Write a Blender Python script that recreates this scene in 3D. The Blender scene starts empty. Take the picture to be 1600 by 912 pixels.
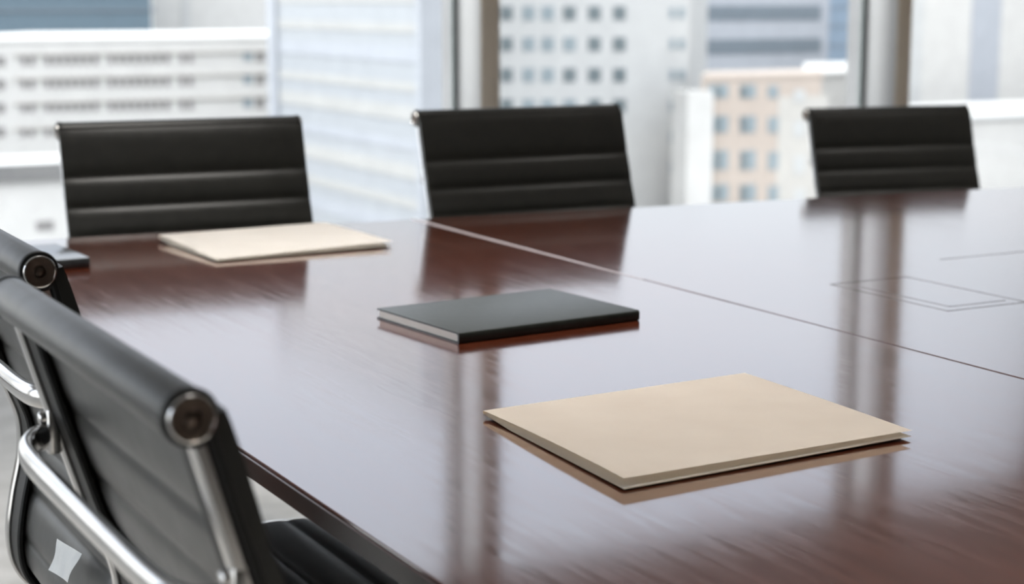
import bpy, bmesh, math, random
from math import sin, cos, pi, radians as R
from mathutils import Vector, Matrix
random.seed(7)
SC = bpy.context.scene
COL = SC.collection

# ------------------------------------------------------------------ camera
F_PX, YAW, PITCH, EYE = 2650.0, R(28.58), R(9.763), 1.185
cam = bpy.data.cameras.new('camera')
cam.sensor_width = 36.0
cam.lens = F_PX / 1600 * 36.0
cam.clip_end = 2000
cam.dof.use_dof = True
cam.dof.focus_distance = 1.85
cam.dof.aperture_fstop = 5.2
camo = bpy.data.objects.new('camera', cam)
camo.location = (0, 0, EYE)
camo.rotation_euler = (pi / 2 - PITCH, 0, -YAW)
COL.objects.link(camo)
SC.camera = camo

# ------------------------------------------------------------------ world, sun, exposure
SC.view_settings.view_transform = 'Standard'
SC.view_settings.look = 'None'
SC.view_settings.gamma = 1.0
SC.view_settings.use_curve_mapping = False
SC.view_settings.exposure = 0.0
SC.cycles.caustics_reflective = False
SKY_STRENGTH, SUN_STRENGTH, FILL_GLOW, FILL_W = 2.6, 0.6, 0.3, 23.5
w = bpy.data.worlds.new('overcast_sky')
SC.world = w
w.use_nodes = True
wn, wl = w.node_tree.nodes, w.node_tree.links
bg = wn['Background']
bg.inputs[1].default_value = SKY_STRENGTH
tc = wn.new('ShaderNodeTexCoord')
sp = wn.new('ShaderNodeSeparateXYZ')
rp = wn.new('ShaderNodeValToRGB')
ramp = rp.color_ramp.elements
ramp[0].position, ramp[0].color = 0.0, (0.55, 0.547, 0.545, 1)
ramp[1].position, ramp[1].color = 1.0, (1.8, 1.84, 1.93, 1)
e_ = ramp.new(.15); e_.color = (.51, .535, .59, 1)
e_ = ramp.new(.29); e_.color = (.62, .665, .78, 1)
e_ = ramp.new(.45); e_.color = (1.25, 1.29, 1.38, 1)
wl.new(tc.outputs['Generated'], sp.inputs[0])
wl.new(sp.outputs['Z'], rp.inputs[0])
# sky brightened towards -X, the sun's side, as added light from the left
rs = wn.new('ShaderNodeMapRange')
rs.clamp = True
rs.inputs['From Min'].default_value = 0.20
rs.inputs['From Max'].default_value = -0.75
rs.inputs['To Min'].default_value = 0.93
rs.inputs['To Max'].default_value = 2.3
vm = wn.new('ShaderNodeVectorMath')
vm.operation = 'SCALE'
wl.new(sp.outputs['X'], rs.inputs['Value'])
wl.new(rp.outputs[0], vm.inputs[0])
wl.new(rs.outputs[0], vm.inputs['Scale'])
wl.new(vm.outputs[0], bg.inputs[0])

sun = bpy.data.lights.new('hazy_sun', 'SUN')
sun.energy = SUN_STRENGTH
sun.angle = R(12)
sun.color = (1.0, 0.95, 0.88)
suno = bpy.data.objects.new('hazy_sun', sun)
suno.rotation_euler = Vector((0.35, 0.6, -0.7)).to_track_quat('-Z', 'Y').to_euler()
suno.location = (0, -20, 60)
COL.objects.link(suno)


# ------------------------------------------------------------------ helpers
def mat(name, color, rough=0.5, metal=0.0, spec=0.5, emit=None, estr=0.0, **kw):
    m = bpy.data.materials.new(name)
    m.use_nodes = True
    b = m.node_tree.nodes['Principled BSDF']
    b.inputs['Base Color'].default_value = (*color, 1)
    b.inputs['Roughness'].default_value = rough
    b.inputs['Metallic'].default_value = metal
    b.inputs['Specular IOR Level'].default_value = spec
    if emit:
        b.inputs['Emission Color'].default_value = (*emit, 1)
        b.inputs['Emission Strength'].default_value = estr
    for k, v in kw.items():
        b.inputs[k.replace('_', ' ')].default_value = v
    return m


def noise_color(m, c1, c2, scale, detail=4, stretch=(1, 1, 1), bump=0.0, rough=None, dist=0.0):
    nt = m.node_tree
    N, L = nt.nodes, nt.links
    b = N['Principled BSDF']
    t = N.new('ShaderNodeTexCoord')
    mp = N.new('ShaderNodeMapping')
    mp.inputs['Scale'].default_value = stretch
    n = N.new('ShaderNodeTexNoise')
    n.inputs['Scale'].default_value = scale
    n.inputs['Detail'].default_value = detail
    n.inputs['Distortion'].default_value = dist
    r = N.new('ShaderNodeValToRGB')
    r.color_ramp.elements[0].position = 0.3
    r.color_ramp.elements[1].position = 0.7
    r.color_ramp.elements[0].color = (*c1, 1)
    r.color_ramp.elements[1].color = (*c2, 1)
    L.new(t.outputs['Object'], mp.inputs[0])
    L.new(mp.outputs[0], n.inputs['Vector'])
    L.new(n.outputs['Fac'], r.inputs[0])
    L.new(r.outputs[0], b.inputs['Base Color'])
    if bump:
        bp = N.new('ShaderNodeBump')
        bp.inputs['Strength'].default_value = bump
        bp.inputs['Distance'].default_value = 0.001
        L.new(n.outputs['Fac'], bp.inputs['Height'])
        L.new(bp.outputs[0], b.inputs['Normal'])
    if rough:
        q = N.new('ShaderNodeMapRange')
        q.inputs['To Min'].default_value = rough[0]
        q.inputs['To Max'].default_value = rough[1]
        L.new(n.outputs['Fac'], q.inputs['Value'])
        L.new(q.outputs[0], b.inputs['Roughness'])
    return m


def obj(name, bm, m, parent=None, smooth=True, angle=35):
    bmesh.ops.recalc_face_normals(bm, faces=bm.faces)
    me = bpy.data.meshes.new(name)
    bm.to_mesh(me)
    bm.free()
    o = bpy.data.objects.new(name, me)
    COL.objects.link(o)
    if m is not None:
        me.materials.append(m)
    if smooth:
        me.polygons.foreach_set('use_smooth', [True] * len(me.polygons))
        me.set_sharp_from_angle(angle=R(angle))
    if parent is not None:
        o.parent = parent
    return o


def thing(name, label, cat, loc=(0, 0, 0), rz=0.0, group=None):
    o = bpy.data.objects.new(name, None)
    COL.objects.link(o)
    o.empty_display_size = 0.1
    o.location = loc
    o.rotation_euler = (0, 0, rz)
    o['label'] = label
    o['category'] = cat
    if group:
        o['group'] = group
    return o


def struct(o):
    o['kind'] = 'structure'
    return o


def box(bm, x0, x1, y0, y1, z0, z1, bev=0.0, seg=2):
    b2 = bmesh.new()
    bmesh.ops.create_cube(b2, size=1.0)
    bmesh.ops.scale(b2, vec=(abs(x1 - x0), abs(y1 - y0), abs(z1 - z0)), verts=b2.verts)
    bmesh.ops.translate(b2, vec=((x0 + x1) / 2, (y0 + y1) / 2, (z0 + z1) / 2), verts=b2.verts)
    if bev:
        bmesh.ops.bevel(b2, geom=b2.edges[:], offset=bev, segments=seg, profile=0.5, affect='EDGES')
    merge(bm, b2)
    return bm


def merge(bm, b2):
    vm = {}
    for v in b2.verts:
        vm[v] = bm.verts.new(v.co)
    for f in b2.faces:
        try:
            bm.faces.new([vm[v] for v in f.verts])
        except ValueError:
            pass
    b2.free()


def prism(bm, pts, z0, z1, bev=0.0, seg=2):
    """vertical prism from a plan polygon"""
    b2 = bmesh.new()
    lo = [b2.verts.new((x, y, z0)) for x, y in pts]
    hi = [b2.verts.new((x, y, z1)) for x, y in pts]
    n = len(pts)
    b2.faces.new(lo[::-1])
    b2.faces.new(hi)
    for i in range(n):
        b2.faces.new((lo[i], lo[(i + 1) % n], hi[(i + 1) % n], hi[i]))
    if bev:
        bmesh.ops.recalc_face_normals(b2, faces=b2.faces)
        bmesh.ops.bevel(b2, geom=b2.edges[:], offset=bev, segments=seg, profile=0.5, affect='EDGES', clamp_overlap=True)
    merge(bm, b2)
    return bm


def loft(bm, rings, closed_ends=True):
    rs = [[bm.verts.new(p) for p in ring] for ring in rings]
    n = len(rs[0])
    for a, b in zip(rs, rs[1:]):
        for i in range(n):
            bm.faces.new((a[i], a[(i + 1) % n], b[(i + 1) % n], b[i]))
    if closed_ends:
        bm.faces.new(rs[0][::-1])
        bm.faces.new(rs[-1])
    return bm


def lathe(bm, prof, M=Matrix(), seg=32):
    """prof: (r, h) about local z, transformed by M; closed with caps"""
    rings = [[M @ Vector((max(r, 1e-5) * cos(2 * pi * k / seg), max(r, 1e-5) * sin(2 * pi * k / seg), h)) for k in range(seg)] for r, h in prof]
    return loft(bm, rings)


def catmull(pts, n=8):
    P = [Vector(p) for p in pts]
    P = [2 * P[0] - P[1]] + P + [2 * P[-1] - P[-2]]
    out = []
    for i in range(1, len(P) - 2):
        p0, p1, p2, p3 = P[i - 1:i + 3]
        for k in range(n):
            t = k / n
            out.append(0.5 * (2 * p1 + (p2 - p0) * t + (2 * p0 - 5 * p1 + 4 * p2 - p3) * t * t + (3 * p1 - p0 - 3 * p2 + p3) * t ** 3))
    out.append(P[-2].copy())
    return out


def tube(bm, pts, ru, rv=None, seg=14, up=Vector((0, 0, 1)), taper=None):
    rv = rv or ru
    rings = []
    for i, p in enumerate(pts):
        t = (pts[min(i + 1, len(pts) - 1)] - pts[max(i - 1, 0)]).normalized()
        s = t.cross(up)
        if s.length < 1e-4:
            s = Vector((1, 0, 0))
        s.normalize()
        u = s.cross(t).normalized()
        k = taper(i / (len(pts) - 1)) if taper else 1
        rings.append([p + s * (ru * k * cos(2 * pi * j / seg)) + u * (rv * k * sin(2 * pi * j / seg)) for j in range(seg)])
    return loft(bm, rings)


# ------------------------------------------------------------------ materials
M_WALL = noise_color(mat('painted_wall', (.62, .61, .59), .7), (.24, .22, .20), (.27, .25, .225), 3)
M_CEIL = noise_color(mat('ceiling_paint', (.7, .7, .69), .8), (.52, .51, .5), (.56, .55, .54), 2)
M_FLOOR = noise_color(mat('floor_carpet', (.5, .48, .45), .75), (.42, .405, .375), (.56, .54, .51), 9, 8, bump=.3)
M_MULL = noise_color(mat('mullion_bronze', (.45, .42, .38), .45), (.50, .43, .35), (.55, .48, .40), 4)
M_ALU = noise_color(mat('satin_aluminium', (.8, .79, .78), .38, .7), (.53, .52, .51), (.58, .57, .56), 4)
M_CAP = noise_color(mat('outer_cap_paint', (.3, .29, .28), .5), (.29, .28, .27), (.33, .32, .31), 4)
M_GLINT = noise_color(mat('joint_glint_paint', (.4, .37, .38), .3), (.36, .33, .34), (.42, .39, .40), 8)  # pale tone paints the light glinting in the joint
M_GASKET = noise_color(mat('glazing_gasket', (.12, .14, .13), .6), (.26, .29, .27), (.32, .35, .33), 20)
M_FILL = mat('fill_diffuser', (.9, .9, .9), .6, emit=(1.0, .96, .9), estr=FILL_GLOW)  # glow of the added ceiling fill panels
M_LFRAME = noise_color(mat('pale_trim', (.7, .7, .7), .4), (.68, .68, .68), (.74, .74, .74), 5)

M_WOOD = mat('polished_mahogany', (.12, .035, .015), .1)
noise_color(M_WOOD, (.040, .0085, .0036), (.066, .016, .007), 6, 8, (14, 1.0, 14), dist=1.2)
_b = M_WOOD.node_tree.nodes['Principled BSDF']
_b.inputs['Roughness'].default_value = .15
_b.inputs['Specular IOR Level'].default_value = .1
_b.inputs['IOR'].default_value = 1.5
_b.inputs['Coat Weight'].default_value = 1.0
_b.inputs['Coat Roughness'].default_value = .09
_b.inputs['Coat IOR'].default_value = 1.6
_N, _L = M_WOOD.node_tree.nodes, M_WOOD.node_tree.links
_q = _N.new('ShaderNodeMapRange')
_q.inputs['From Min'].default_value, _q.inputs['From Max'].default_value = .3, .7
_q.inputs['To Min'].default_value, _q.inputs['To Max'].default_value = .06, .125
_L.new(next(n for n in _N if n.type == 'TEX_NOISE').outputs['Fac'], _q.inputs['Value'])
_L.new(_q.outputs[0], _b.inputs['Coat Roughness'])
M_EDGE = noise_color(mat('dark_wood_edge', (.03, .01, .006), .25), (.022, .008, .005), (.04, .013, .008), 6, 6, (14, 1, 14))
M_BASEWOOD = noise_color(mat('pedestal_wood', (.05, .02, .012), .3), (.04, .014, .009), (.07, .025, .016), 5, 6, (10, 10, 1))
M_GROMMET = noise_color(mat('hatch_strip', (.16, .15, .14), .25, .6), (.14, .13, .12), (.2, .19, .18), 30)

M_LEATHER = noise_color(mat('black_leather', (.013, .013, .011), .34, spec=.38, Sheen_Weight=.18, Sheen_Roughness=.35), (.0035, .0037, .0027), (.0065, .0067, .005), 40, 6, bump=.12, rough=(.34, .44))
M_TRIM = noise_color(mat('black_vinyl_edge', (.006, .006, .005), .5, spec=.25), (.004, .004, .004), (.008, .008, .007), 30)
M_CHROME = noise_color(mat('polished_aluminium', (.62, .61, .6), .16, 1.0), (.47, .46, .45), (.56, .55, .54), 12)
M_BRONZE = noise_color(mat('dark_cap_metal', (.10, .08, .07), .3, 1.0), (.10, .078, .065), (.15, .118, .098), 60)
M_CASTOR = noise_color(mat('castor_rubber', (.02, .02, .02), .5), (.016, .016, .016), (.03, .03, .03), 20)
M_TAG = noise_color(mat('white_tag_paper', (.85, .86, .84), .7), (.8, .81, .8), (.9, .9, .88), 40)

M_MANILA = noise_color(mat('manila_card', (.62, .5, .38), .6), (.80, .715, .62), (.84, .76, .665), 14, 6, bump=.05)
M_MANILA_PALE = noise_color(mat('pale_manila_card', (.66, .6, .54), .6), (.66, .625, .575), (.71, .675, .63), 14, 6, bump=.05)
M_PALE_PAPER = noise_color(mat('pale_lining', (.8, .79, .75), .7), (.80, .79, .75), (.85, .84, .80), 20)
M_PAPER = noise_color(mat('page_block', (.72, .68, .6), .75), (.74, .71, .64), (.84, .81, .75), 30, 4, (1, 1, 40))
M_COVER = noise_color(mat('book_cover', (.02, .023, .02), .34, spec=.4), (.015, .018, .015), (.023, .026, .023), 70, 4, bump=.2)
M_COVER_GLOSS = noise_color(mat('smooth_book_cover', (.02, .023, .02), .14, spec=.6), (.017, .019, .02), (.025, .027, .028), 70, 4, bump=.03)

M_GLASS = bpy.data.materials.new('window_glass')
M_GLASS.use_nodes = True
_n, _l = M_GLASS.node_tree.nodes, M_GLASS.node_tree.links
_n.clear()
_o = _n.new('ShaderNodeOutputMaterial')
_mx = _n.new('ShaderNodeMixShader')
_tr = _n.new('ShaderNodeBsdfTransparent')
_tr.inputs[0].default_value = (.97, .985, .98, 1)
_gl = _n.new('ShaderNodeBsdfGlossy')
_gl.inputs['Roughness'].default_value = .02
_fr = _n.new('ShaderNodeFresnel')
_fr.inputs[0].default_value = 1.35
_l.new(_fr.outputs[0], _mx.inputs[0])
_l.new(_tr.outputs[0], _mx.inputs[1])
_l.new(_gl.outputs[0], _mx.inputs[2])
_l.new(_mx.outputs[0], _o.inputs[0])

# ------------------------------------------------------------------ room shell
X0, X1, Y0, YW, ZC = -3.2, 9.6, -4.0, 6.0, 2.78
MX = [3.11 + 2.09 * k for k in range(-3, 4)]
bm = bmesh.new(); box(bm, X0 - .2, X1 + .2, Y0 - .2, YW + .25, -.25, 0); struct(obj('floor', bm, M_FLOOR))
bm = bmesh.new(); box(bm, X0 - .2, X1 + .2, Y0 - .2, YW + .25, ZC, ZC + .2); struct(obj('ceiling', bm, M_CEIL))
bm = bmesh.new(); box(bm, X0 - .2, X0, Y0, -1.2, 0, ZC); struct(obj('wall_left', bm, M_WALL))
bm = bmesh.new(); box(bm, X1, X1 + .2, Y0, YW + .25, 0, ZC); struct(obj('wall_right', bm, M_WALL))
bm = bmesh.new(); box(bm, X0 - .2, X1 + .2, Y0 - .2, Y0, 0, ZC); struct(obj('wall_back', bm, M_WALL))
for nm, a in (('baseboard_back', (X0, X1, Y0, Y0 + .015)), ('baseboard_left', (X0, X0 + .015, Y0 + .016, -1.2)), ('baseboard_right', (X1 - .015, X1, Y0 + .016, YW - .1))):
    bm = bmesh.new(); box(bm, *a, 0, .1, .003); struct(obj(nm, bm, M_LFRAME))
# curtain wall: one window per bay
edges = [X0] + MX + [X1]
for i in range(len(edges) - 1):
    a, b = edges[i], edges[i + 1]
    win = bpy.data.objects.new('window_%d' % (i + 1), None)
    COL.objects.link(win)
    win.location = ((a + b) / 2, YW, 0)
    struct(win)
    ox = (a + b) / 2
    bm = bmesh.new(); box(bm, a - ox + .04, b - ox - .04, .105, .117, .12, ZC - .09); obj('pane', bm, M_GLASS, win, smooth=False)
    bm = bmesh.new(); box(bm, a - ox + .04, b - ox - .04, -.02, .16, 0, .12, .004); obj('sill', bm, M_MULL, win)
    bm = bmesh.new(); box(bm, a - ox + .04, b - ox - .04, -.02, .16, ZC - .09, ZC, .004); obj('head_rail', bm, M_MULL, win)
    if i < len(edges) - 2:
        bm = bmesh.new(); box(bm, b - ox - .04, b - ox + .04, -.11, .10, 0, ZC, .003); ml = obj('mullion', bm, M_ALU, win)
        bm = bmesh.new(); box(bm, b - ox - .0405, b - ox + .0405, -.118, -.109, 0, ZC, .002); obj('cover_strip', bm, M_MULL, ml)
        bm = bmesh.new(); box(bm, b - ox - .05, b - ox + .05, .10, .13, 0, ZC); obj('gasket', bm, M_GASKET, win)
        bm = bmesh.new(); box(bm, b - ox - .045, b - ox + .045, .13, .22, 0, ZC); obj('outer_cap', bm, M_CAP, win)

# unseen left wall glazing, added for daylight from that side
ly0 = [-1.2, 1.2, 3.6, 6.0]
for i in range(3):
    a, b = ly0[i], ly0[i + 1]
    win = bpy.data.objects.new('window_%d' % (i + 9), None)
    COL.objects.link(win)
    win.location = (X0, (a + b) / 2, 0)
    struct(win)
    h = (b - a) / 2
    bm = bmesh.new(); box(bm, -.117, -.105, -h + .04, h - .04, .12, ZC - .09); obj('pane', bm, M_GLASS, win, smooth=False)
    bm = bmesh.new(); box(bm, -.16, .02, -h + .04, h - .04, 0, .12, .004); obj('sill', bm, M_MULL, win)
    bm = bmesh.new(); box(bm, -.16, .02, -h + .04, h - .04, ZC - .09, ZC, .004); obj('head_rail', bm, M_MULL, win)
    bm = bmesh.new(); box(bm, -.10, .11, h - .04, h + .04, 0, ZC, .004); obj('mullion', bm, M_ALU, win)

# added fill lights, unseen, shaped as ceiling panels
for k, (lx, ly) in enumerate([(x, y) for x in (1.1, 3.3, 5.5, 7.7) for y in (.1, 2.5)]):
    fill = thing('fill_panel', 'added fill light, an unseen square panel under the ceiling', 'fill light', (lx, ly, ZC), group='added fill lights')
    bm = bmesh.new()
    for q in ((-.62, .62, -.62, -.59), (-.62, .62, .59, .62), (-.62, -.59, -.59, .59), (.59, .62, -.59, .59)):
        box(bm, *q, -.02, 0)
    obj('frame', bm, M_LFRAME, fill, smooth=False)
    bm = bmesh.new(); box(bm, -.59, .59, -.59, .59, -.012, -.002); obj('diffuser', bm, M_FILL, fill, smooth=False)
    al = bpy.data.lights.new('fill_light', 'AREA')
    al.shape, al.size, al.energy, al.spread, al.color = 'SQUARE', 1.1, FILL_W, R(75), (1.0, .96, .91)
    alo = bpy.data.objects.new('fill_light', al)
    alo.location = (0, 0, -.03)
    COL.objects.link(alo)
    alo.parent = fill


# ------------------------------------------------------------------ the city outside
def at(px, py, D):
    """the point on the vertical plane Y = D seen at photo pixel (px, py)"""
    a, b = (px - 800) / F_PX, -(py - 456) / F_PX
    fw, up = cos(PITCH) + b * sin(PITCH), -sin(PITCH) + b * cos(PITCH)
    X, Y = a * cos(YAW) + fw * sin(YAW), -a * sin(YAW) + fw * cos(YAW)
    t = D / Y
    return X * t, up * t + EYE


def facade_mat(name, c, rough=.7):
    return noise_color(mat(name, c, rough), tuple(v * .405 for v in c), tuple(v * .445 for v in c), .4, 3)


W_WHITE = facade_mat('white_render', (.95, .925, .89))
W_PALE = facade_mat('pale_concrete', (.84, .84, .83))
W_GREYBLUE = facade_mat('grey_blue_cladding', (.64, .67, .73))
W_SLATE = facade_mat('slate_glazing', (.27, .32, .37), .3)
W_TEAL = facade_mat('dark_teal_glazing', (.20, .28, .34), .3)
W_BLUE = facade_mat('blue_glazing', (.36, .47, .60), .3)
W_TAN = facade_mat('tan_brick', (.78, .66, .57))
W_CREAM = facade_mat('cream_render', (.84, .80, .74))
W_SILVER = facade_mat('silver_curtain_wall', (.52, .54, .56), .4)
W_BEIGE = facade_mat('beige_band', (.60, .59, .56), .5)
W_SILVERB = facade_mat('pale_silver_band', (.56, .58, .62), .4)
W_WIN = facade_mat('window_dark_glass', (.24, .29, .31), .3)
W_WINL = facade_mat('window_pale_glass', (.42, .50, .54), .3)
W_WINW = facade_mat('warm_dark_window', (.36, .34, .33), .5)
W_LEDGE = facade_mat('grey_ledge', (.27, .265, .26))
W_STREET = facade_mat('street_paving', (.5, .5, .5))
GROUND_Z = -60.0
bm = bmesh.new(); box(bm, -400, 700, 8, 700, GROUND_Z - 1, GROUND_Z)
struct(obj('ground', bm, W_STREET, smooth=False))


def block(name, label, D, px0, px1, ytop, depth, m, ztop=None, zb=GROUND_Z, skew=.78):
    xa, _ = at(px0, 200, D)
    xb, _ = at(px1, 200, D)
    zt = ztop if ztop is not None else at((px0 + px1) / 2, ytop, D)[1]
    cxx = (xa + xb) / 2
    t = thing(name, label, 'building', (cxx, D, GROUND_Z))
    # side streets run obliquely, so the plan is a parallelogram
    k = skew * depth
    bm = bmesh.new()
    prism(bm, [(xa - cxx, 0), (xb - cxx, 0), (xb - cxx + k, depth), (xa - cxx + k, depth)], zb - GROUND_Z, zt - GROUND_Z - .4)
    prism(bm, [(xa - cxx - .12, -.12), (xb - cxx + .12, -.12), (xb - cxx + .12 + k, depth), (xa - cxx - .12 + k, depth)], zt - GROUND_Z - .4, zt - GROUND_Z)
    obj('wall', bm, m, t, smooth=False)
    return t


def panel(t, D, px0, px1, py0, py1, m, name='window', proud=.08, deep=.4):
    x0, z1 = at(px0, py0, D)
    x1, z0 = at(px1, py1, D)
    cxx = t.location.x
    z1 = at((px0 + px1) / 2, py0, D)[1]
    z0 = at((px0 + px1) / 2, py1, D)[1]
    bm = bmesh.new()
    box(bm, x0 - cxx, x1 - cxx, -proud, deep, z0 - GROUND_Z, z1 - GROUND_Z)
    return obj(name, bm, m, t, smooth=False)


# white slab with rows of small windows (left)
D1 = 200
b1 = block('office_slab', 'long white office slab at left with four rows of small square windows', D1, -260, 432, 60, 40, W_WHITE)
for yr in (95, 131, 168, 206):
    for k in range(22):
        x = 33 + k * 12.4
        if x > 305 and k % 2:
            continue
        if (x // 12) % 9 == 4:
            continue
        panel(b1, D1, x, x + 8.2, yr - 7 - x * .0175, yr + 8 - x * .0175, W_WINW)
    panel(b1, D1, -6, 8, yr - 7, yr + 8, W_WINW)
    panel(b1, D1, 380, 394, yr - 14, yr, W_WINL)
    panel(b1, D1, 400, 412, yr - 16, yr + 1, W_WINW)
    panel(b1, D1, 20, 432, yr - 14, yr - 11, W_CREAM, 'string_course', .3)
# dark glass tower above and behind it
D0 = 300
b0 = block('glass_tower', 'dark blue grey glass tower at upper left behind the white slab', D0, -300, 243, -140, 25, W_TEAL, skew=.28)
for k in range(7):
    panel(b0, D0, -300, 243, 14 - k * 26, 18 - k * 26, W_SLATE, 'spandrel', .25)
bp_ = block('pale_tower', 'pale plain tower at upper left beside the dark glass tower', 332, 244, 436, -120, 30, W_WHITE, skew=.35)
panel(bp_, 330, 284, 302, -110, 52, W_PALE, 'stair_strip', .3)
# low white roof block in front, with grey parapet
DL = 150
bl = block('low_white_building', 'low white building at far left with grey parapet behind the chairs', DL, -200, 150, 260, 9, W_WHITE)
panel(bl, DL, -200, 150, 259, 285, W_LEDGE, 'parapet', .5)
panel(bl, DL, 56, 84, 345, 360, W_WINW)
# silver curtain walled tower: its long side faces left
DN = 130
xc, _ = at(660, 200, DN)
yf = xc / (at(426, 200, DN)[0] / DN)
cw = thing('curtain_wall_tower', 'pale silver banded glass tower between the first chair and the first mullion', 'building', (xc, DN, GROUND_Z))
ztop = at(600, -700, DN)[1]
bm = bmesh.new(); box(bm, 0, 3.4, 0, yf - DN, 0, ztop - GROUND_Z); obj('wall', bm, W_SILVER, cw, smooth=False)
z = at(660, 420, DN)[1]
k = 0
while z < ztop - 2:
    bm = bmesh.new(); box(bm, -.10, .2, .6, yf - DN - 2.5, z - GROUND_Z, z - GROUND_Z + (1.25 if k % 2 else .8))
    obj('spandrel', bm, (W_BEIGE, W_SILVERB, W_BEIGE)[k % 3], cw, smooth=False)
    z += 2.5
    k += 1
bm = bmesh.new(); box(bm, -.35, .3, yf - DN - 2.2, yf - DN, 0, ztop - GROUND_Z); obj('corner_pier', bm, W_SILVERB, cw, smooth=False)
bm = bmesh.new(); box(bm, -.3, 2.2, -.3, .5, 0, ztop - GROUND_Z); obj('corner_pier', bm, W_SILVERB, cw, smooth=False)
# square windowed white tower
D3 = 150
b3 = block('square_window_tower', 'pale tower with a grid of square windows between the two mullions', D3, 716, 1074, -260, 30, W_PALE)
for r in range(-3, 7):
    y = 20 + 48.3 * r
    if r > 3:
        y = 20 + 48.3 * r
    for x, m in ((782, W_WIN), (816, W_WINL), (846, W_WINL), (880, W_WIN if r % 2 == 0 else W_WINL), (919, W_WIN), (958, W_WIN)):
        if r > 3 and x != 919:
            continue
        panel(b3, D3, x, x + 19, y - 10, y + 11, m, deep=.5)
    if r <= 5:
        panel(b3, D3, 1046, 1054, y - 8, y + 9, W_WINL)
        panel(b3, D3, 1060, 1069, y - 8, y + 9, W_WINL)
# banded blue grey tower
D4 = 230
b4 = block('banded_tower', 'blue grey tower with dark horizontal window bands at upper right', D4, 1066, 1290, -40, 22, W_GREYBLUE)
for k in range(-2, 2):
    panel(b4, D4, 1074, 1282, 9 + 52 * k, 32 + 52 * k, W_SLATE, 'window', .1)
b4b = block('blue_tower', 'plain blue glass tower left of the second mullion', 260, 1288, 1350, -60, 40, W_BLUE)
for k in range(6):
    panel(b4b, 260, 1288, 1350, -50 + 30 * k, -48 + 30 * k, W_SLATE, 'spandrel', .1)
b6 = block('white_block', 'plain white building below the blue tower', 190, 1256, 1352, 112, 30, W_WHITE)
panel(b6, 190, 1262, 1352, 116, 119, W_PALE, 'string_course', .3)
# tan building
D5 = 140
b5 = block('tan_building', 'tan brick building with columns of square windows behind the right chair', D5, 1095, 1282, 116, 9, W_TAN)
panel(b5, D5, 1216, 1282, 150, 520, W_CREAM, 'cream_bay', .06)  # paler right part of the tan front
for y0, y1 in ((132, 153), (181, 207), (235, 265), (288, 314), (341, 367)):
    panel(b5, D5, 1105, 1137, y0, y1, W_WINL)
    panel(b5, D5, 1118, 1124, y0 + 2, y1 - 2, W_WIN, 'window', .15)
    panel(b5, D5, 1156, 1180, y0, y1, W_WINL)
    panel(b5, D5, 1157, 1166, y0 + 2, y1 - 2, W_WIN, 'window', .15)
    panel(b5, D5, 1200, 1215, y0 + 2, y1, W_WINL)
    panel(b5, D5, 1240, 1256, y0 + 8, y1 + 6, W_PALE, 'window', .12)
panel(b5, D5, 1064, 1096, 142, 560, W_WHITE, 'corner_pier', 1.2, 1.5)
# bright buildings at right
D7 = 170
b7 = block('bright_white_tower', 'bright white tower right of the second mullion with a blue vertical strip', D7, 1424, 1760, -150, 30, W_WHITE)
panel(b7, D7, 1526, 1557, -150, 164, W_GREYBLUE, 'window_strip', .1)
panel(b7, D7, 1424, 1436, -150, 170, W_PALE, 'corner_pier', .2)
b8 = block('low_bright_building', 'low white building at right edge in front of the bright tower', 140, 1424, 1800, 178, 20, W_WHITE)
panel(b8, 140, 1424, 1800, 178, 184, W_PALE, 'parapet', .3)

# ------------------------------------------------------------------ conference table
TZ, TT = 0.735, 0.021
tbl = thing('conference_table', 'large polished mahogany conference table with flush panels', 'table', (2.4, 1.7, 0))
tx, ty = 2.4, 1.7


def far_y(x):
    return 3.262 - .0835 * (x - .5585) - .004 * (x - .5585) ** 2


XL, XS, XS2, XE, YN = .5585, 1.497, 3.70, 4.6, .30


def top_panel(xa, xb):
    n = 8
    far = [(xa + (xb - xa) * k / n, far_y(xa + (xb - xa) * k / n)) for k in range(n + 1)]
    pts = [(xa, YN), (xb, YN)] + far[::-1]
    return [(x - tx, y - ty) for x, y in pts]


G = .0012
for xa, xb in ((XL, XS - G), (XS + G, XS2 - G), (XS2 + G, XE)):
    bm = bmesh.new()
    prism(bm, top_panel(xa, xb), TZ - TT, TZ, .0016, 2)
    o = obj('tabletop_panel', bm, M_WOOD, tbl, smooth=False)
bm = bmesh.new(); prism(bm, [(XL + .02 - tx, YN + .02 - ty), (XE - .02 - tx, YN + .02 - ty), (XE - .02 - tx, far_y(XE) - .03 - ty), (XL + .02 - tx, far_y(XL) - .03 - ty)], TZ - TT - .012, TZ - TT - .0005)
obj('underframe', bm, M_EDGE, tbl)
# edge banding on the left end (darker, slightly undercut)
bm = bmesh.new(); prism(bm, [(XL - .003 - tx, YN - ty), (XL + .0 - tx, YN - ty), (XL - tx, far_y(XL) - ty), (XL - .003 - tx, far_y(XL) - ty)], TZ - TT - .001, TZ - .0022, .0006, 1)
obj('edge_band', bm, M_EDGE, tbl)
for px_ in (1.85, 3.55):
    bm = bmesh.new()
    box(bm, px_ - .3 - tx, px_ + .3 - tx, 1.15 - ty, 2.25 - ty, .06, TZ - TT - .012, .012)
    o = obj('pedestal', bm, M_BASEWOOD, tbl)
    b2 = bmesh.new(); box(b2, px_ - .27 - tx, px_ + .27 - tx, 1.18 - ty, 2.22 - ty, 0, .06, .004)
    obj('plinth', b2, M_TRIM, o)
# flush cable hatch: thin inlaid lines
bm = bmesh.new()
HQ = [(1.735, 1.846), (1.893, 1.846), (1.893, 2.115), (1.735, 2.115)]


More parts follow.
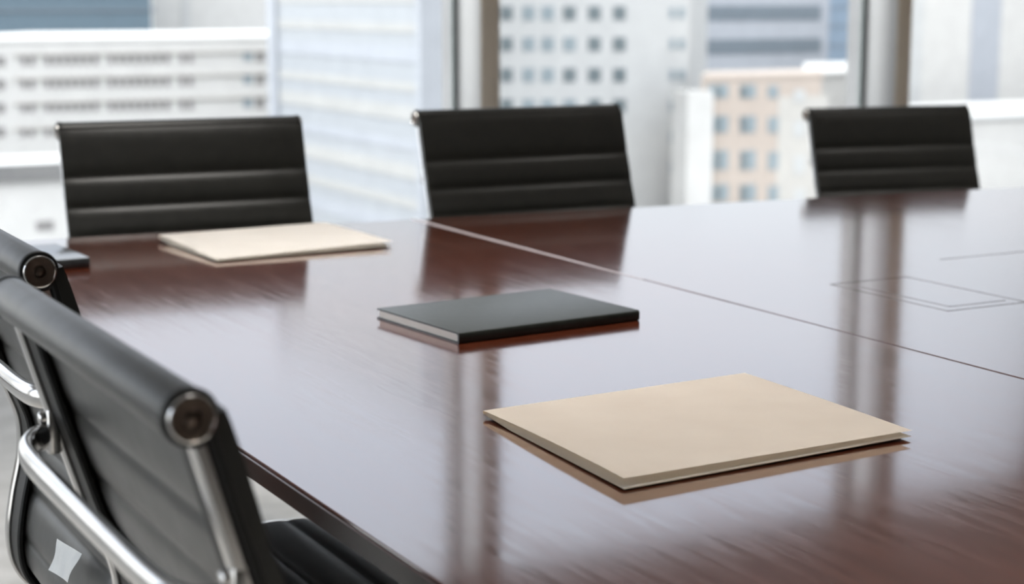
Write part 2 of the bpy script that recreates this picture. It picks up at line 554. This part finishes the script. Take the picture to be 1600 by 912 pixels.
def strip(bm, a, b, wd, z0=TZ - .001, z1=TZ + .0004):
    a, b = Vector((*a, 0)), Vector((*b, 0))
    s = (b - a).normalized().cross(Vector((0, 0, 1))) * wd / 2
    e = (b - a).normalized() * wd / 2
    q = [a - s - e, b - s + e, b + s + e, a + s - e]
    prism(bm, [(v.x - tx, v.y - ty) for v in q], z0, z1)


for i in range(4):
    strip(bm, HQ[i], HQ[(i + 1) % 4], .0022)
hatch = obj('cable_hatch', bm, M_GROMMET, tbl, smooth=False)
bm = bmesh.new()
strip(bm, (1.762, 2.07), (1.762, 1.872), .0016)
strip(bm, (1.762, 1.872), (1.874, 1.872), .0016)
obj('hatch_flap', bm, M_GROMMET, tbl, smooth=False)
bm = bmesh.new(); strip(bm, (2.075, 2.232), (2.42, 2.232), .0016)
obj('inlay_strip', bm, M_GROMMET, tbl, smooth=False)
# pale strip paints the bright glint in the joint, widening towards the far side
bm = bmesh.new(); prism(bm, [(XS - .0010 - tx, 2.30 - ty), (XS + .0010 - tx, 2.30 - ty), (XS + .006 - tx, far_y(XS) - .001 - ty), (XS - .006 - tx, far_y(XS) - .001 - ty)], TZ - .004, TZ + .0007)
jst = obj('joint_glint', bm, M_GLINT, tbl, smooth=False)
jst['label'] = 'painted glint along the joint'

# ------------------------------------------------------------------ chairs
# side profile of the sling, relative to the top roll (x forward, z up), going down and round into the seat
PROFILE = [(-.005, 0), (.009, -.05), (.0235, -.10), (.036, -.14), (.050, -.185), (.066, -.226), (.077, -.262), (.0765, -.305), (.065, -.357), (.058, -.407),
           (.064, -.450), (.088, -.482), (.130, -.496), (.20, -.496), (.29, -.486), (.38, -.476), (.45, -.476), (.495, -.488)]
XCAP = -.25


def make_chair(label, loc, rz, top=.935, tag=False, width=.52):
    t = thing('office_chair', label, 'chair', loc, rz, group='black ribbed office chairs round the table')
    HW = width / 2
    path = catmull([(XCAP + x, top + z, 0) for x, z in PROFILE], 10)
    pts = [Vector((p.x, 0, p.y)) for p in path]
    nrm, arc, s = [], [], 0
    for i, p in enumerate(pts):
        d = (pts[min(i + 1, len(pts) - 1)] - pts[max(i - 1, 0)]).normalized()
        nrm.append(Vector((-d.z, 0, d.x)))          # towards the sitter
        if i:
            s += (p - pts[i - 1]).length
        arc.append(s)
    tot = arc[-1]
    # --- sling upholstery (back and seat are one ribbed sling, split at the bend)
    first, sp_ = .104, .0625
    ribs = [0.0, first]
    while ribs[-1] + sp_ < tot:
        ribs.append(ribs[-1] + sp_)
    ribs.append(tot + .001)

    def puff(a):
        for k in range(len(ribs) - 1):
            if ribs[k] <= a < ribs[k + 1]:
                u = (a - ribs[k]) / (ribs[k + 1] - ribs[k])
                return (max(0, 1 - abs(2 * u - 1) ** 3.2)) ** .75
        return 0

    def at_arc(a):
        for i in range(1, len(arc)):
            if arc[i] >= a:
                f = (a - arc[i - 1]) / (arc[i] - arc[i - 1])
                return pts[i - 1].lerp(pts[i], f), nrm[i - 1].lerp(nrm[i], f).normalized()
        return pts[-1], nrm[-1]

    def sling(a0, a1):
        bm = bmesh.new()
        n = int((a1 - a0) / .0042)
        lat = [-1, -.985, -.9, -.6, -.2, .2, .6, .9, .985, 1]
        rings = []
        for i in range(n + 1):
            a = a0 + (a1 - a0) * i / n
            p, q = at_arc(a)
            h = puff(a)
            ring = []
            for side in (1, -1):
                for l in (lat if side > 0 else lat[::-1]):
                    e = 1 - abs(l) ** 8
                    th = (.0045 + .0065 * h * (.35 + .65 * e)) if side > 0 else (.0035 + .005 * h * (.35 + .65 * e))
                    ring.append(p + q * (.0215 + side * th) + Vector((0, l * (HW - .0035), 0)))
            rings.append(ring)
        return loft(bm, rings)

    split = next(a for a, p in zip(arc, pts) if p.z < top - .47 and p.x > XCAP + .07)
    back = obj('backrest', sling(.004, split), M_LEATHER, t, angle=60)
    obj('seat', sling(split, tot), M_LEATHER, t, angle=60)
    # --- rolls at the top and the front edge
    for nm, c in (('top_roll', Vector((XCAP, 0, top))), ('front_roll', pts[-1] + nrm[-1] * .006)):
        bm = bmesh.new()
        Mx = Matrix.Translation(c) @ Matrix.Rotation(pi / 2, 4, 'X')
        r = .0178 if nm == 'top_roll' else .014
        w2 = HW - .005
        lathe(bm, [(r * .82, -w2), (r * .96, -w2 + .002), (r, -w2 + .006), (r, 0), (r, w2 - .006), (r * .96, w2 - .002), (r * .82, w2)], Mx, 36)
        roll = obj(nm, bm, M_LEATHER, t, angle=60)
        for sgn in (-1, 1):
            Mc = Matrix.Translation(c + Vector((0, sgn * (HW - .006), 0))) @ Matrix.Rotation(-sgn * pi / 2, 4, 'X')
            k = r / .0178
            bm = bmesh.new()
            lathe(bm, [(.0186 * k, -.006), (.0190 * k, -.001), (.0182 * k, .0015), (.0160 * k, .002)], Mc, 36)
            obj('edge_ring', bm, M_TRIM, roll)
            bm = bmesh.new()
            lathe(bm, [(.0155 * k, -.002), (.0158 * k, .004), (.0150 * k, .0058), (.0140 * k, .0060), (.0134 * k, .0050), (.0132 * k, .003)], Mc, 40)
            obj('cap_rim', bm, M_CHROME, roll)
            bm = bmesh.new()
            lathe(bm, [(.0133 * k, .002), (.0133 * k, .0048), (.0066 * k, .0046), (.0062 * k, .0054), (.0056 * k, .0054), (.0050 * k, .0034), (.0042 * k, .0040), (.0008 * k, .0042)], Mc, 40)
            obj('end_cap', bm, M_BRONZE, roll)
    # --- side rails and edge trims
    for sgn in (-1, 1):
        def ribbon(l0, l1, n0, n1, i0, i1):
            bm = bmesh.new()
            cb = .0022
            sec = [(l0 + cb, n0), (l1 - cb, n0), (l1, n0 + cb), (l1, n1 - cb), (l1 - cb, n1), (l0 + cb, n1), (l0, n1 - cb), (l0, n0 + cb)]
            return loft(bm, [[pts[i] + nrm[i] * b + Vector((0, sgn * a, 0)) for a, b in sec] for i in range(i0, i1)])
        i0 = next(i for i, a in enumerate(arc) if a > .016)
        obj('side_rail', ribbon(HW - .019, HW - .0045, 0, .0105, i0, len(pts)), M_CHROME, t)
        obj('side_trim', ribbon(HW - .034, HW - .004, .0102, .0250, 1, len(pts)), M_TRIM, t)
        # dark inner lip of the upholstery behind, next to the rail
        obj('side_trim', ribbon(HW - .056, HW - .0195, .0045, .0125, i0, len(pts)), M_TRIM, t)
    # --- chrome back spreader: a bow reaching behind the rails
    ia = min(range(len(pts)), key=lambda i: abs(arc[i] - .127) if pts[i].z > top - .2 else 9)
    p, q = pts[ia], nrm[ia]
    y = HW - .012
    lug = p + q * .004
    half = [(0, 0, 0), (-.010, .001, -.003), (-.024, .010, -.006), (-.034, .032, -.008), (-.038, .075, -.009), (-.039, .16, -.009)]
    bow = catmull([lug + Vector((a, -y + b, c)) for a, b, c in half] + [lug + Vector((a, y - b, c)) for a, b, c in half[::-1]], 8)
    bm = bmesh.new(); tube(bm, bow, .0075, .0115, 16, taper=lambda u: .72 + .28 * min(1, 7 * min(u, 1 - u)))
    sprd = obj('back_spreader', bm, M_CHROME, t, angle=60)
    for sgn in (-1, 1):
        bm = bmesh.new()
        for dz in (-.012, .012):
            lathe(bm, [(.0055, 0), (.0055, .006), (.004, .008)], Matrix.Translation(lug + Vector((-.008, sgn * y, dz))) @ Matrix.Rotation(-pi / 2, 4, 'Y'), 14)
        box(bm, lug.x - .010, lug.x + .002, sgn * y - .0075, sgn * y + .0075, lug.z - .021, lug.z + .021, .003)
        obj('mounting_lug', bm, M_CHROME, sprd, angle=60)
    # --- seat spreader, column, star base, castors
    iz = top - .494
    bm = bmesh.new()
    cx_ = XCAP + .25
    for sx in (-.09, .10):
        tube(bm, catmull([Vector((cx_ + sx * 1.25, -HW + .012, iz + .004)), Vector((cx_ + sx * 1.1, -HW + .06, iz - .045)), Vector((cx_ + sx * .5, -.06, iz - .085)), Vector((cx_, 0, iz - .09)),
                          Vector((cx_ + sx * .5, .06, iz - .085)), Vector((cx_ + sx * 1.1, HW - .06, iz - .045)), Vector((cx_ + sx * 1.25, HW - .012, iz + .004))], 6), .009, .012, 12)
    obj('seat_spreader', bm, M_CHROME, t, angle=60)
    bm = bmesh.new(); box(bm, cx_ - .10, cx_ + .10, -.055, .055, iz - .13, iz - .07, .012); obj('tilt_mechanism', bm, M_TRIM, t)
    bm = bmesh.new(); lathe(bm, [(.030, .085), (.030, .20), (.028, .24), (.018, .245), (.018, iz - .12)], Matrix.Translation((cx_, 0, 0)), 24); obj('column', bm, M_CHROME, t)
    bm = bmesh.new(); lathe(bm, [(.045, .078), (.05, .085), (.05, .115), (.042, .13)], Matrix.Translation((cx_, 0, 0)), 24); obj('hub', bm, M_CHROME, t)
    for k in range(5):
        a = 2 * pi * k / 5 + pi / 5
        d = Vector((cos(a), sin(a), 0))
        bm = bmesh.new()
        tube(bm, [Vector((cx_, 0, .1)) + d * .03, Vector((cx_, 0, .098)) + d * .12, Vector((cx_, 0, .085)) + d * .22, Vector((cx_, 0, .074)) + d * .275], .017, .014, 12, taper=lambda u: 1 - .35 * u)
        leg = obj('star_leg', bm, M_CHROME, t)
        side = Vector((-d.y, d.x, 0))
        bm = bmesh.new()
        for s2 in (-1, 1):
            c = Vector((cx_, 0, .027)) + d * .262 + side * s2 * .013
            rot = Vector((0, 0, 1)).rotation_difference(side).to_matrix().to_4x4()
            lathe(bm, [(.018, -.009), (.0255, -.008), (.027, -.005), (.027, .005), (.0255, .008), (.018, .009)], Matrix.Translation(c) @ rot, 20)
        lathe(bm, [(.006, .03), (.006, .072)], Matrix.Translation(Vector((cx_, 0, 0)) + d * .262), 10)
        obj('castor', bm, M_CASTOR, leg)
    if tag:
        bm = bmesh.new()
        ib = min(range(len(pts)), key=lambda i: abs(arc[i] - .365))
        c, q = pts[ib] - nrm[ib] * .001, nrm[ib]
        d = (pts[ib + 1] - pts[ib]).normalized()
        out = []
        n = 8
        for i in range(n + 1):
            u = i / n
            for l in (-.045, -.017, .017, .045):
                bulge = .006 + .007 * u + .0015 * sin(5 * u + 40 * l)
                out.append((c - q * bulge + d * (.034 * u - .017 + .10 * l) + Vector((0, -.06 + l * (1 - .15 * u), 0))))
        vs = [bm.verts.new(v) for v in out]
        for i in range(n):
            for j in range(3):
                bm.faces.new((vs[i * 4 + j], vs[i * 4 + j + 1], vs[i * 4 + 5 + j], vs[i * 4 + 4 + j]))
        bmesh.ops.solidify(bm, geom=bm.faces[:], thickness=.0012)
        o = obj('care_tag', bm, M_TAG, back)
        o['label'] = 'crumpled white tag'
    return t


def chair_by_caps(label, a, b, top, face, tag=False, width=.52):
    """place a chair so that its top roll runs from plan point a to plan point b; face = which side it faces"""
    a, b = Vector((*a, 0)), Vector((*b, 0))
    u = (b - a).normalized()
    fwd = Vector((u.y, -u.x, 0)) * face
    mid = (a + b) / 2 - fwd * XCAP
    rz = math.atan2(fwd.y, fwd.x)
    return make_chair(label, (mid.x, mid.y, 0), rz, top, tag, width)


chair_by_caps('black ribbed office chair at far side behind the closed pale folder, left end', (.839, 3.478), (1.353, 3.445), .735 + .187, 1)
chair_by_caps('black ribbed office chair in front of the first window mullion, middle of far side', (1.594, 3.381), (2.118, 3.367), .735 + .194, 1)
chair_by_caps('black ribbed office chair in front of the second mullion, set lower at right', (2.969, 3.754), (3.481, 3.664), .735 + .137, 1)
chair_by_caps('nearest black office chair, large in the lower left corner, seen from behind', (.308, .969), (.306, 1.464), .935, 1, width=.497)
chair_by_caps('black office chair seen from behind at left edge, just beyond the nearest one', (.361, 1.582), (.361, 2.102), .935, 1, tag=True)


# ------------------------------------------------------------------ folders and notebooks on the table
def make_folder(label, N_, R_, L_, m, z_fold, z_near, z_right, group, flap_z=.0035, lower_mat=None):
    """card folder: fold along the far edge, open along the near edge. N_ near-left, R_ near-right, L_ far-left plan corners"""
    N_, R_, L_ = Vector((*N_, 0)), Vector((*R_, 0)), Vector((*L_, 0))
    ex, ey = R_ - N_, L_ - N_
    t = thing('file_folder', label, 'folder', (N_.x, N_.y, TZ), 0, group)
    nx, ny = 16, 14

    def sheet(zf, name, mm, inset=0.0, parent=t):
        bm = bmesh.new()
        g = []
        for j in range(ny + 1):
            for i in range(nx + 1):
                u, v = i / nx, j / ny
                uu, vv = u * (1 - inset), v * (1 - inset * .6) + inset * .3
                p = ex * uu + ey * vv
                g.append(bm.verts.new((p.x, p.y, zf(u, v))))
        for j in range(ny):
            for i in range(nx):
                a = j * (nx + 1) + i
                bm.faces.new((g[a], g[a + 1], g[a + nx + 2], g[a + nx + 1]))
        bmesh.ops.solidify(bm, geom=bm.faces[:], thickness=.0007)
        return obj(name, bm, mm, parent)

    def cover(u, v):
        zn = z_near + (z_right - z_near) * u
        return zn + (z_fold - zn) * v ** 1.3 + .0012 * sin(pi * v) * (1 - .4 * u)

    def flap(u, v):
        return .0008 + (flap_z - .0008) * (1 - v) * (.55 + .45 * u ** 2) + max(0, v - .8) / .2 * (z_fold * .42) ** 1.0 * 1.0

    sheet(cover, 'cover', m)
    bf = sheet(flap, 'back_flap', lower_mat or m)
    lin = sheet(lambda u, v: flap(u, v) + .0008, 'inner_lining', M_PALE_PAPER, .006, bf)
    lin['label'] = 'pale inner face'
    # rounded fold between cover and flap
    bm = bmesh.new()
    rings = []
    for i in range(nx + 1):
        u = i / nx
        zt, zb = cover(u, 1), flap(u, 1)
        c = ex * u + ey
        d = ey.normalized()
        r = max((zt - zb) / 2, .0008)
        ring = []
        for a in range(9):
            th = pi / 2 - pi * a / 8
            ring.append(c + d * (r * .8 * cos(th)) + Vector((0, 0, (zt + zb) / 2 + r * sin(th))))
        for a in range(9):
            th = -pi / 2 + pi * a / 8
            ring.append(c + d * ((r - .0006) * .8 * cos(th)) + Vector((0, 0, (zt + zb) / 2 + (r - .0006) * sin(th))))
        rings.append(ring)
    loft(bm, rings)
    obj('fold', bm, m, t)
    return t


make_folder('manila folder lying open edge forward, nearest on the table at lower right', (.819, 1.286), (1.1835, 1.304), (.836, 1.600), M_MANILA, .0080, .0130, .0098, 'manila folders', .0035)
make_folder('pale manila folder lying in front of the left far chair', (.9425, 2.803), (1.290, 2.826), (.932, 3.105), M_MANILA_PALE, .0135, .0062, .0115, 'manila folders', .003)


def make_book(label, N_, R_, L_, th, group, mc=None):
    """hardback notebook: spine along the near edge"""
    N_, R_, L_ = Vector((*N_, 0)), Vector((*R_, 0)), Vector((*L_, 0))
    ex, ey = R_ - N_, L_ - N_
    wx, wy = ex.length, ey.length
    t = thing('notebook', label, 'notebook', (N_.x, N_.y, TZ), math.atan2(ex.y, ex.x), group)
    c = .0022
    bm = bmesh.new()
    # cover: C shaped section (back board, spine, front board) extruded along x
    sec = [(wy, 0), (.004, 0), (.0012, .0008), (0, .003), (0, th - .003), (.0012, th - .0008), (.004, th), (wy, th), (wy, th - c), (.006, th - c), (.0035, th - c - .002), (.0035, c + .002), (.006, c), (wy, c)]
    loft(bm, [[Vector((x, y, z)) for y, z in sec] for x in (0, .0006, wx - .0006, wx)])
    cov = obj('cover', bm, mc or M_COVER, t)
    bm = bmesh.new(); box(bm, .0022, wx - .0022, .0036, wy - .0035, c - .0001, th - c + .0001, .0004, 1)
    obj('page_block', bm, M_PAPER, t)
    return t


make_book('black hardback notebook with cream page edges in the middle of the table', (.9939, 1.9716), (1.296, 1.999), (.978, 2.193), .0150, 'black notebooks')
make_book('black notebook at left edge half hidden behind the farther black chair', (.570, 2.848), (.7357, 2.855), (.561, 3.050), .0175, 'black notebooks', M_COVER_GLOSS)
